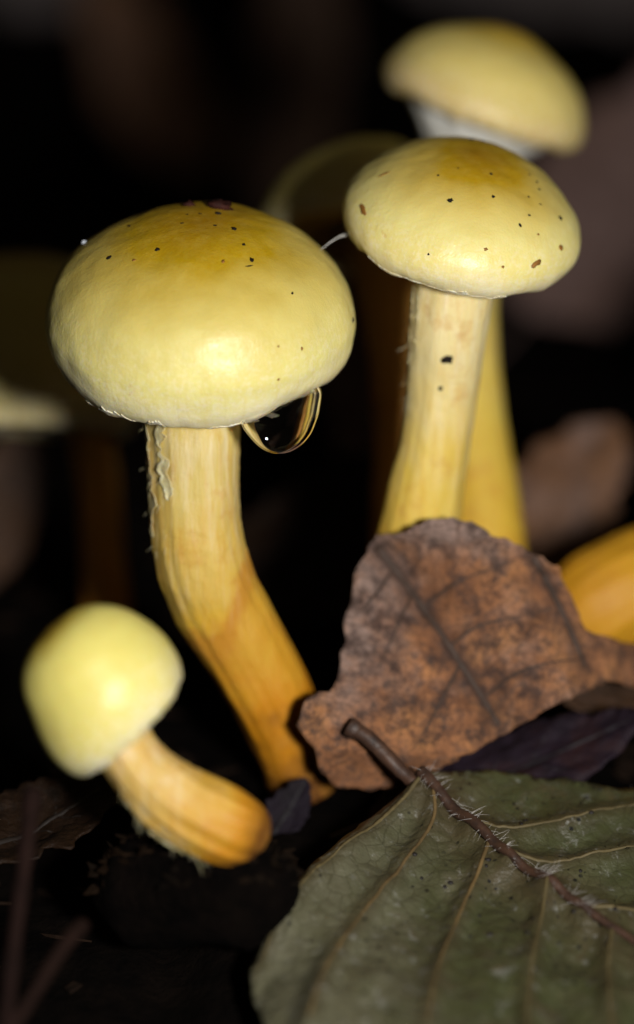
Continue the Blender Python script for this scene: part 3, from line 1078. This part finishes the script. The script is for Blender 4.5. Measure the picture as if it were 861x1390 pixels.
rnd = random.Random(23)
spots = []
for (cx, cy, sx, sy, n) in ((830, 1165, 40, 20, 26), (790, 1175, 50, 22, 20), (720, 1085, 60, 12, 9), (700, 1215, 60, 30, 16), (830, 1230, 40, 30, 18), (600, 1078, 20, 8, 4), (560, 1270, 60, 25, 6)):
    for _ in range(n):
        spots.append((rnd.gauss(cx, sx * 0.6), rnd.gauss(cy, sy * 0.6), rnd.choice((0.006, 0.009, 0.012, 0.02))))
bead_cloud("water_beads", gl, M_water, spots, surf_g, NRM_G, 2)
M_grit = plain("dark_grit", (0.012, 0.009, 0.008), rough=0.6, scale=9)
spots = [(rnd.uniform(560, 860), rnd.uniform(1060, 1290), rnd.choice((0.008, 0.012, 0.018, 0.03))) for _ in range(90)]
spots = [s for s in spots if s[1] > 1062 + max(0, 620 - s[0])]
bead_cloud("grit", gl, M_grit, spots, surf_g, NRM_G, 4)


# ------------------------------------------------------------------ other litter leaves
def litter_leaf(name, label, centre, length, width, along, normal, cols, seed, curl=0.5, cup=0.4, lobes=0.0, rough=0.6, group="dead leaves of the litter", ragged=0.35):
    """whole dead leaf: pointed blade, midrib, side veins, petiole.  centre in world cm"""
    al = Vector(along).normalized()
    nm = Vector(normal)
    nm = (nm - al * nm.dot(al)).normalized()
    sd = nm.cross(al)
    rn = random.Random(seed)

    def surf(u, v):
        # u along -1..1, v across
        x, y = u * length / 2, v * width / 2
        z = cup * width * 0.25 * v * v + curl * length * 0.18 * u * u
        z += 0.05 * width * noise.noise(Vector((u * 2.2, v * 2.2, seed))) + 0.022 * width * noise.noise(Vector((u * 7, v * 7, seed)))
        z += 0.03 * width * abs(math.sin((u - abs(v) * 0.5) * 14)) * min(1, abs(v) * 3)
        return centre + al * x + sd * y + nm * z
    outl = []
    for i in range(33):
        u = -1 + 2 * i / 32
        w = max(0.02, (1 - u * u) ** 0.62 * (1 - 0.22 * u)) * (1 + ragged * noise.noise(Vector((u * 5, seed, 1))))
        outl.append((u, w))
    for i in range(31, 0, -1):
        u = -1 + 2 * i / 32
        w = max(0.02, (1 - u * u) ** 0.62 * (1 - 0.22 * u)) * (1 + ragged * noise.noise(Vector((u * 5, seed, 9))))
        outl.append((u, -w))
    V, F, UV = sheet(outl, surf, 0.085, seed=seed)
    root = empty(name, surf(-1, 0))
    tag(root, label, "leaf", group)
    m = brown_material("litter_" + str(seed), *cols, scale=0.8)
    m.node_tree.nodes["Principled BSDF"].inputs["Roughness"].default_value = rough
    solid(mesh("blade", V, F, m, root), 0.03)
    vm = plain("litter_vein_" + str(seed), tuple(c * 0.7 for c in cols[1]), rough=0.7, scale=4)
    V, F, _ = tube([surf(-1 + 1.96 * i / 29, 0) for i in range(30)], [0.05 - 0.03 * i / 29 for i in range(30)], 6)
    mesh("midrib", V, F, vm, root)
    for q in range(5):
        for s in (-1, 1):
            u0 = -0.75 + 0.3 * q
            V, F, _ = tube([surf(u0 + 0.28 * f, s * 0.72 * f * (1 - (u0 + .28 * f) ** 2) ** 0.6) for f in np.linspace(0, 1, 9)], [0.022 - 0.014 * i / 8 for i in range(9)], 5)
            mesh("vein", V, F, vm, root)
    p0 = surf(-1, 0)
    V, F, _ = tube([p0 - al * (length * 0.28 * f) - nm * (0.3 * f * f) + sd * (0.2 * f * f) for f in np.linspace(0, 1, 8)], [0.05] * 7 + [0.065], 6)
    mesh("petiole", V, F, vm, root)
    return root


BRN = ((0.16, 0.105, 0.085), (0.15, 0.072, 0.035), (0.17, 0.085, 0.04), (0.05, 0.032, 0.026))
PINK = ((0.17, 0.11, 0.10), (0.13, 0.080, 0.068), (0.15, 0.085, 0.065), (0.060, 0.040, 0.036))
DARK = ((0.055, 0.036, 0.028), (0.050, 0.026, 0.015), (0.055, 0.030, 0.016), (0.018, 0.012, 0.010))
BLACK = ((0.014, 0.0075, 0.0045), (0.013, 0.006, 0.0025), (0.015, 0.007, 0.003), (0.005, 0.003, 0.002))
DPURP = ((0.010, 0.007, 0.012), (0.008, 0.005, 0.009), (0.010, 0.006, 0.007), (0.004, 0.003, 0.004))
PURP = ((0.015, 0.009, 0.016), (0.012, 0.007, 0.012), (0.022, 0.009, 0.010), (0.005, 0.003, 0.005))
GREY = ((0.15, 0.125, 0.12), (0.12, 0.10, 0.10), (0.14, 0.115, 0.105), (0.05, 0.042, 0.042))


def cvec(x, y, z):
    """camera-frame direction: right, up, towards the camera"""
    return RT * x + UP * y - FW * z


litter_leaf("dead_leaf", "crumpled grey-brown dead leaf to the side of the pale back stem, above the orange stem", P(765, 668, 38.2), 2.6, 1.5, cvec(0.55, 0.75, -0.2), cvec(-0.2, 0.15, 1), BRN, 101, curl=-0.5, cup=-0.5)
litter_leaf("dead_leaf", "broad pinkish brown dead leaf far behind the freckled cap", P(850, 262, 50.0), 5.6, 3.3, cvec(0.6, 0.75, -0.1), cvec(-0.1, 0.1, 1), PINK, 102, curl=0.3, cup=-0.3)
litter_leaf("dead_leaf", "narrow mauve-brown dead leaf upright behind the drop, beside the shaded stem", P(492, 545, 40.0), 3.8, 1.0, cvec(-0.22, 0.95, -0.1), cvec(0.1, 0.1, 1), PINK, 103, curl=0.3, cup=-0.6)
litter_leaf("dead_leaf", "dim brown dead leaf on the bank high above the largest cap", P(200, 95, 68), 6.0, 2.4, cvec(-0.45, 0.85, -0.2), cvec(0.2, 0.15, 1), BRN, 104, curl=0.3, cup=-0.5)
litter_leaf("dead_leaf", "greyish dead leaf on the bank beyond the left dim brown leaf", P(70, -26, 70), 3.6, 2.0, cvec(0.9, 0.2, -0.2), cvec(0.1, 0.3, 1), GREY, 105)
litter_leaf("dead_leaf", "long grey dead leaf on the bank above the pale back cap", P(780, -20, 70), 9.0, 2.2, cvec(0.98, -0.1, 0), cvec(0.0, 0.4, 1), GREY, 106, curl=0.2)
litter_leaf("dead_leaf", "mauve-grey dead leaf below the dim shaded mushroom's pale rim", P(-2, 690, 38.5), 2.6, 1.1, cvec(0.3, 0.9, -0.3), cvec(0.2, 0.2, 1), DARK, 107, cup=-0.5)
litter_leaf("dead_leaf", "dark reddish dead leaf lying far behind the shaded mushroom", P(400, 90, 64), 8.0, 2.2, cvec(0.1, 0.95, -0.2), cvec(0.2, 0.1, 1), DARK, 108)
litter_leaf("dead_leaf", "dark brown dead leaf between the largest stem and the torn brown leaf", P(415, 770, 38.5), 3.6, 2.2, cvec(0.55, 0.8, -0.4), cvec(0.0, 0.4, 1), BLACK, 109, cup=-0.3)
litter_leaf("dead_leaf", "dark purplish dead leaf wedged between the torn brown leaf and the green leaf", P(690, 1050, 31.75), 3.3, 1.2, cvec(0.93, 0.36, -0.1), cvec(0.1, 0.75, 0.7), PURP, 110, curl=0.15, cup=-0.3, rough=0.6)
litter_leaf("dead_leaf", "small purplish dead leaf scrap at the foot of the largest stem", P(392, 1100, 31.7), 0.8, 0.45, cvec(0.5, 0.8, -0.3), cvec(0.1, 0.6, 0.8), DPURP, 111, rough=0.7)
litter_leaf("dead_leaf", "dark dead leaf on the ground behind the small young mushroom", P(60, 1120, 30.6), 2.0, 1.2, cvec(0.8, 0.4, -0.5), cvec(0.0, 0.9, 0.5), BLACK, 112)
litter_leaf("dead_leaf", "dark leathery dead leaf lying right of the orange stem's foot", P(850, 930, 33.2), 2.0, 1.1, cvec(0.9, 0.2, -0.4), cvec(0.0, 0.7, 0.7), DARK, 113)

# --- rotten wood chunk that the young mushroom grows from
def chunk():
    V, F = [], []
    a0, a1 = P(130, 1212, 29.8), P(400, 1203, 28.85)
    n, m = 40, 36
    ax = (a1 - a0).normalized()
    u = UP.copy(); u -= ax * u.dot(ax); u.normalize()
    v = ax.cross(u)
    for i in range(n):
        f = i / (n - 1)
        end = min(1, 4.5 * f, 4.5 * (1 - f)) ** 0.5
        for j in range(m):
            a = 2 * math.pi * j / m
            r = 0.5 * end * (1 + 0.16 * noise.noise(Vector((f * 3, math.cos(a) * 2, math.sin(a) * 2))) + 0.10 * noise.noise(Vector((f * 3, math.cos(a) * 7, math.sin(a) * 7))))
            V.append(a0.lerp(a1, f) + u * (r * 1.15 * math.sin(a)) + v * (r * 1.3 * math.cos(a)))
    for i in range(n - 1):
        for j in range(m):
            F.append((i * m + j, i * m + (j + 1) % m, (i + 1) * m + (j + 1) % m, (i + 1) * m + j))
    F.append(tuple(range(m - 1, -1, -1)))
    F.append(tuple((n - 1) * m + j for j in range(m)))
    mt = plain("rotten_wood_bark", (0.004, 0.0026, 0.002), rough=1.0, scale=3, bump=0.9, bdist=0.08, spec=0.03, col2=(0.001, 0.0008, 0.0007))
    wd = mesh("rotten_wood", V, F, mt)
    rn = random.Random(9)
    bv = BVHTree.FromPolygons([Vector(q) for q in V], F)
    FV, FF = [], []
    for _ in range(160):
        q = a0.lerp(a1, rn.uniform(0.1, 1.0))
        dr = (u * rn.uniform(0.1, 1) + v * rn.uniform(-1, 1)).normalized()
        h = bv.ray_cast(q + dr * 2, -dr)[0]
        if h is None:
            continue
        e = (ax * rn.uniform(-1, 1) + v * rn.uniform(-1, 1) + u * rn.uniform(-.4, .4)).normalized() * rn.uniform(0.04, 0.16)
        w = e.cross(dr).normalized() * rn.uniform(0.02, 0.06)
        t_ = dr * 0.012
        b = len(FV)
        for k in (0, 1):
            FV += [h - e + t_ * (1 - 2 * k), h - w + t_ * (1 - 2 * k), h + e + dr * .03 + t_ * (1 - 2 * k), h + w * 1.2 + t_ * (1 - 2 * k)]
        FF += [(b, b + 1, b + 2, b + 3), (b + 7, b + 6, b + 5, b + 4), (b, b + 4, b + 5, b + 1), (b + 1, b + 5, b + 6, b + 2), (b + 2, b + 6, b + 7, b + 3), (b + 3, b + 7, b + 4, b)]
    tag(mesh("bark_flakes", FV, FF, plain("bark_flake", (0.013, 0.0065, 0.003), rough=0.9, scale=1.2, col2=(0.002, 0.0015, 0.001), spec=0.06), wd, smooth=False), kind="stuff")
    tag(wd, "black rotten wood chunk under the small young mushroom's foot", "wood")


chunk()

# --- twigs at the lower left
def twig(label, pts, r, col):
    w = [P(*p) for p in catmull(pts, 40)]
    V, F, _ = tube(w, [r * (1 - 0.35 * i / 39) for i in range(40)], 10, True, lambda t, a, p: 0.2 * n3(p, 3, 1) + 0.1 * n3(p, 9, 2))
    tag(mesh("twig", V, F, plain("twig_bark_" + label[:6], col, rough=0.85, scale=4, spec=0.1, col2=tuple(c * .5 for c in col))), label, "twig", "twigs on the ground")


twig("thin reddish brown twig standing below the small young cap", [(44, 1075, 28.2), (36, 1150, 27.8), (26, 1230, 27.4), (14, 1330, 27.0), (6, 1420, 26.6)], 0.09, (0.015, 0.0065, 0.005))
twig("short reddish twig end lying beside the thin standing twig", [(112, 1256, 27.6), (94, 1276, 27.4), (70, 1310, 27.2), (40, 1360, 27.0), (0, 1420, 26.8)], 0.08, (0.014, 0.006, 0.004))

# ------------------------------------------------------------------ crumbs on the caps
M_crumb = plain("crumb_dark", (0.012, 0.008, 0.006), rough=0.7, scale=12, spec=0.15)
M_crumbr = plain("crumb_red", (0.040, 0.009, 0.005), rough=0.7, scale=10, spec=0.15, col2=(0.012, 0.004, 0.003))
M_crumbt = plain("crumb_tan", (0.30, 0.13, 0.02), rough=0.6, scale=12)


def crumb(bvh, px, py, wpx, hpx, rot, mat, label, group, seed, thick=0.5):
    h, nrm, *_ = bvh.ray_cast(EYE, ray(px, py))
    if h is None:
        return
    if nrm.dot(ray(px, py)) > 0:
        nrm = -nrm
    k = K * 31
    u = (RT * math.cos(rot) + UP * math.sin(rot))
    u = (u - nrm * u.dot(nrm)).normalized()
    v = nrm.cross(u)
    V, F = [], []
    n, m = 12, 7
    hw, hh = wpx * k / 2, hpx * k / 2
    for j in range(m):
        ph = -math.pi / 2 + math.pi * j / (m - 1)
        for i in range(n):
            a = 2 * math.pi * i / n
            w = 1 + 0.7 * noise.noise(Vector((math.cos(a) * 1.6 + seed * 3.1, math.sin(a) * 1.6, ph))) + 0.4 * noise.noise(Vector((math.cos(a) * 4 + seed * 3.1, math.sin(a) * 4, ph)))
            V.append(h + u * (hw * w * math.cos(a) * math.cos(ph)) + v * (hh * w * math.sin(a) * math.cos(ph)) + nrm * (min(hw, hh) * thick * (math.sin(ph) + 0.35) * w))
    for j in range(m - 1):
        for i in range(n):
            F.append((j * n + i, j * n + (i + 1) % n, (j + 1) * n + (i + 1) % n, (j + 1) * n + i))
    tag(mesh("soil_crumb", V, F, mat, base=h), label, "crumb", group)


LA = "tiny dark soil crumb stuck on the upper half of the largest cap"
GA = "dark crumbs on the largest cap"
LAS = {0: "oval black crumb just below the larger dark red bark crumb", 2: "upright oval dark crumb touching the thin sliver on the largest cap",
       3: "thin dark sliver lying under an upright oval crumb on the largest cap", 5: "rounded black crumb alone on the dim shoulder of the largest cap",
       4: "squat dark crumb between the tan fleck and the bark crumbs on the largest cap", 11: "lone dark crumb on the flank of the largest cap facing the freckled stem"}
for i, (x, y, w, h, r) in enumerate([(318, 311, 8, 6, 0.2), (331, 332, 5, 5, 0), (342, 353, 6, 8, 0.3), (338, 361, 10, 2.5, 0.5), (214, 339, 7, 5, 0.4), (148, 350, 7, 6, 0),
                                     (176, 307, 4, 4, 0), (247, 303, 5, 2.5, 0.5), (292, 306, 4, 3, 0), (272, 290, 4, 2.5, 0), (254, 291, 4, 2, 0.3), (479, 435, 4, 8, 0),
                                     (397, 398, 3.5, 3.5, 0)]):
    crumb(cA.bvh, x, y, w, h, r, M_crumb, LAS.get(i, LA), GA, i + 1.0)
crumb(cA.bvh, 300, 283, 36, 15, 0.12, M_crumbr, "larger dark red bark crumb on the very top of the largest cap", GA, 30.0, 0.9)
crumb(cA.bvh, 296, 290, 9, 7, 0.2, M_crumb, LA, GA, 31.0)
crumb(cA.bvh, 257, 279, 17, 9, 0.0, M_crumbr, "smaller dark red bark crumb on the very top of the largest cap", GA, 32.0, 0.9)
for i, (x, y, w, h, r) in enumerate([(303, 355, 5, 5, 0), (182, 353, 6, 4, 0), (410, 473, 4, 4, 0), (378, 470, 3, 3, 0), (378, 515, 3.5, 3.5, 0)]):
    crumb(cA.bvh, x, y, w, h, r, M_crumbt, "tiny tan fleck stuck on the largest cap", "tan flecks on the largest cap", 40.0 + i, 0.3)
LB = "tiny dark crumb stuck on the freckled cap beside the pale back mushroom"
GB = "dark crumbs on the freckled cap"
LBS = {0: "largest oval dark crumb on the open face of the freckled cap", 7: "slanting oblong dark crumb near the freckled cap's edge by the pinkish leaf",
       5: "upright dark crumb sliver on the freckled cap above a tan scuff"}
for i, (x, y, w, h, r) in enumerate([(611, 272, 9, 6, 0), (595, 238, 4, 3, 0), (667, 236, 4.5, 4, 0), (670, 267, 5, 4, 0), (622, 228, 3, 2, 0), (706, 305, 3.5, 6, 0.2), (719, 292, 5, 3, 0),
                                     (761, 296, 8, 5, -0.3), (719, 237, 3, 3, 0), (729, 247, 4, 4, 0), (732, 257, 4, 3, 0), (718, 267, 3, 3, 0), (734, 277, 5, 2, 0), (582, 345, 3, 3, 0),
                                     (640, 190, 8, 4, 0), (600, 183, 6, 4, 0), (656, 192, 6, 3, 0)]):
    crumb(cB.bvh, x, y, w, h, r, M_crumb, LBS.get(i, LB), GB, 60.0 + i)
crumb(cB.bvh, 702, 207, 14, 11, 0.1, M_crumb, "largest black crumb on the shoulder of the freckled cap", GB, 90.0, 0.9)
for i, (x, y, w, h, r) in enumerate([(728, 358, 14, 8, 0.5), (762, 336, 8, 8, 0), (660, 338, 6, 4, 0), (731, 318, 4, 3, 0), (493, 285, 8, 20, 0.3), (522, 236, 18, 5, 0.2), (683, 362, 4, 4, 0)]):
    crumb(cB.bvh, x, y, w, h, r, M_crumbt, "small tan scuff fleck on the freckled cap", "tan flecks on the freckled cap", 70.0 + i, 0.18)
bvhS = BVHTree.FromPolygons([Vector(v) for v in vB], fB)
crumb(bvhS, 607, 487, 16, 13, 0.2, M_crumb, "round black crumb stuck on the freckled mushroom's stem", "dark crumbs on the stem", 95.0, 0.8)
crumb(bvhS, 598, 527, 6, 6, 0, M_crumb, "small faint dark crumb below the round black one on the stem", "dark crumbs on the stem", 96.0, 0.5)

# --- silky thread from cap to cap
a = cA.bvh.find_nearest(P(442, 332, 31.0))[0]
b = cB.bvh.find_nearest(P(471, 324, 31.4))[0]
V, F = [], []
rnd = random.Random(5)
for q in range(5):
    e = b + RT * rnd.uniform(0.0, 0.06) + UP * rnd.uniform(-0.05, 0.03)
    m1 = a.lerp(b, 0.4) + UP * 0.035 + UP * rnd.uniform(-0.004, 0.004)
    m2 = a.lerp(b, 0.7) + UP * (0.035 + rnd.uniform(-0.012, 0.012))
    v, f, _ = tube([Vector(p) for p in catmull([tuple(a), tuple(m1), tuple(m2), tuple(e)], 14)], [0.0022] * 14, 5)
    o = len(V)
    V += v
    F += [tuple(x + o for x in ff) for ff in f]
tag(mesh("silk_thread", V, F, plain("silk_white", (0.75, 0.73, 0.68), rough=0.5, var=0.15)), "thin white silky thread bridging the two sharp caps", "thread")
# bead of water on the left shoulder of cap A
h = cA.bvh.find_nearest(P(110, 323, 31.0))[0]
V, F = [], []
for j in range(9):
    ph = -math.pi / 2 + math.pi * j / 8
    for i in range(14):
        t = 2 * math.pi * i / 14
        V.append(h + Vector((math.cos(t) * math.cos(ph), math.sin(t) * math.cos(ph), math.sin(ph) * 0.9)) * 0.03)
for j in range(8):
    for i in range(14):
        F.append((j * 14 + i, j * 14 + (i + 1) % 14, (j + 1) * 14 + (i + 1) % 14, (j + 1) * 14 + i))
M_bead = plain("bead_pale", (0.7, 0.75, 0.85), rough=0.2, var=0.05)
tag(mesh("dew_bead", V, F, M_bead), "minute pale dew bead on the dark shoulder of the largest cap", "dew bead")

# ------------------------------------------------------------------ fine litter on the ground: uncountable, one object
rnd = random.Random(77)
V, F = [], []
for q in range(2600):
    y = 20 + 50 * rnd.random() ** 1.2
    x = rnd.uniform(-1, 1) * (4 + y * 0.28)
    if y < 30.6 and x > -1.9:
        continue
    z = ground_h(x, y)
    L, W = rnd.uniform(0.15, 0.7), rnd.uniform(0.04, 0.28)
    a = rnd.uniform(0, math.pi)
    u = Vector((math.cos(a), math.sin(a), rnd.uniform(-0.3, 0.3))).normalized() * L / 2
    v = Vector((-math.sin(a), math.cos(a), rnd.uniform(-0.4, 0.4))).normalized() * W / 2
    c = Vector((x, y, z + 0.03))
    w = Vector((0, 0, 0.02))
    b = len(V)
    V += [c - u, c - v * 0.9 + u * 0.1, c + u, c + v + u * 0.2 + w, c - u - w, c - v * 0.9 + u * 0.1 - w, c + u - w, c + v + u * 0.2 - w]
    F += [(b, b + 1, b + 2, b + 3), (b + 7, b + 6, b + 5, b + 4), (b, b + 4, b + 5, b + 1), (b + 1, b + 5, b + 6, b + 2), (b + 2, b + 6, b + 7, b + 3), (b + 3, b + 7, b + 4, b)]
M_bits = plain("litter_bits", (0.022, 0.012, 0.007), rough=0.9, scale=0.9, col2=(0.002, 0.0013, 0.001), spec=0.08)
tag(mesh("leaf_litter", V, F, M_bits, base=Vector((0, 30, 0)), smooth=False), "fine dark crumbs of rotting leaf strewn over the ground", "leaf litter", kind="stuff")

for o in sc.objects:
    if "_b" in o:
        del o["_b"]
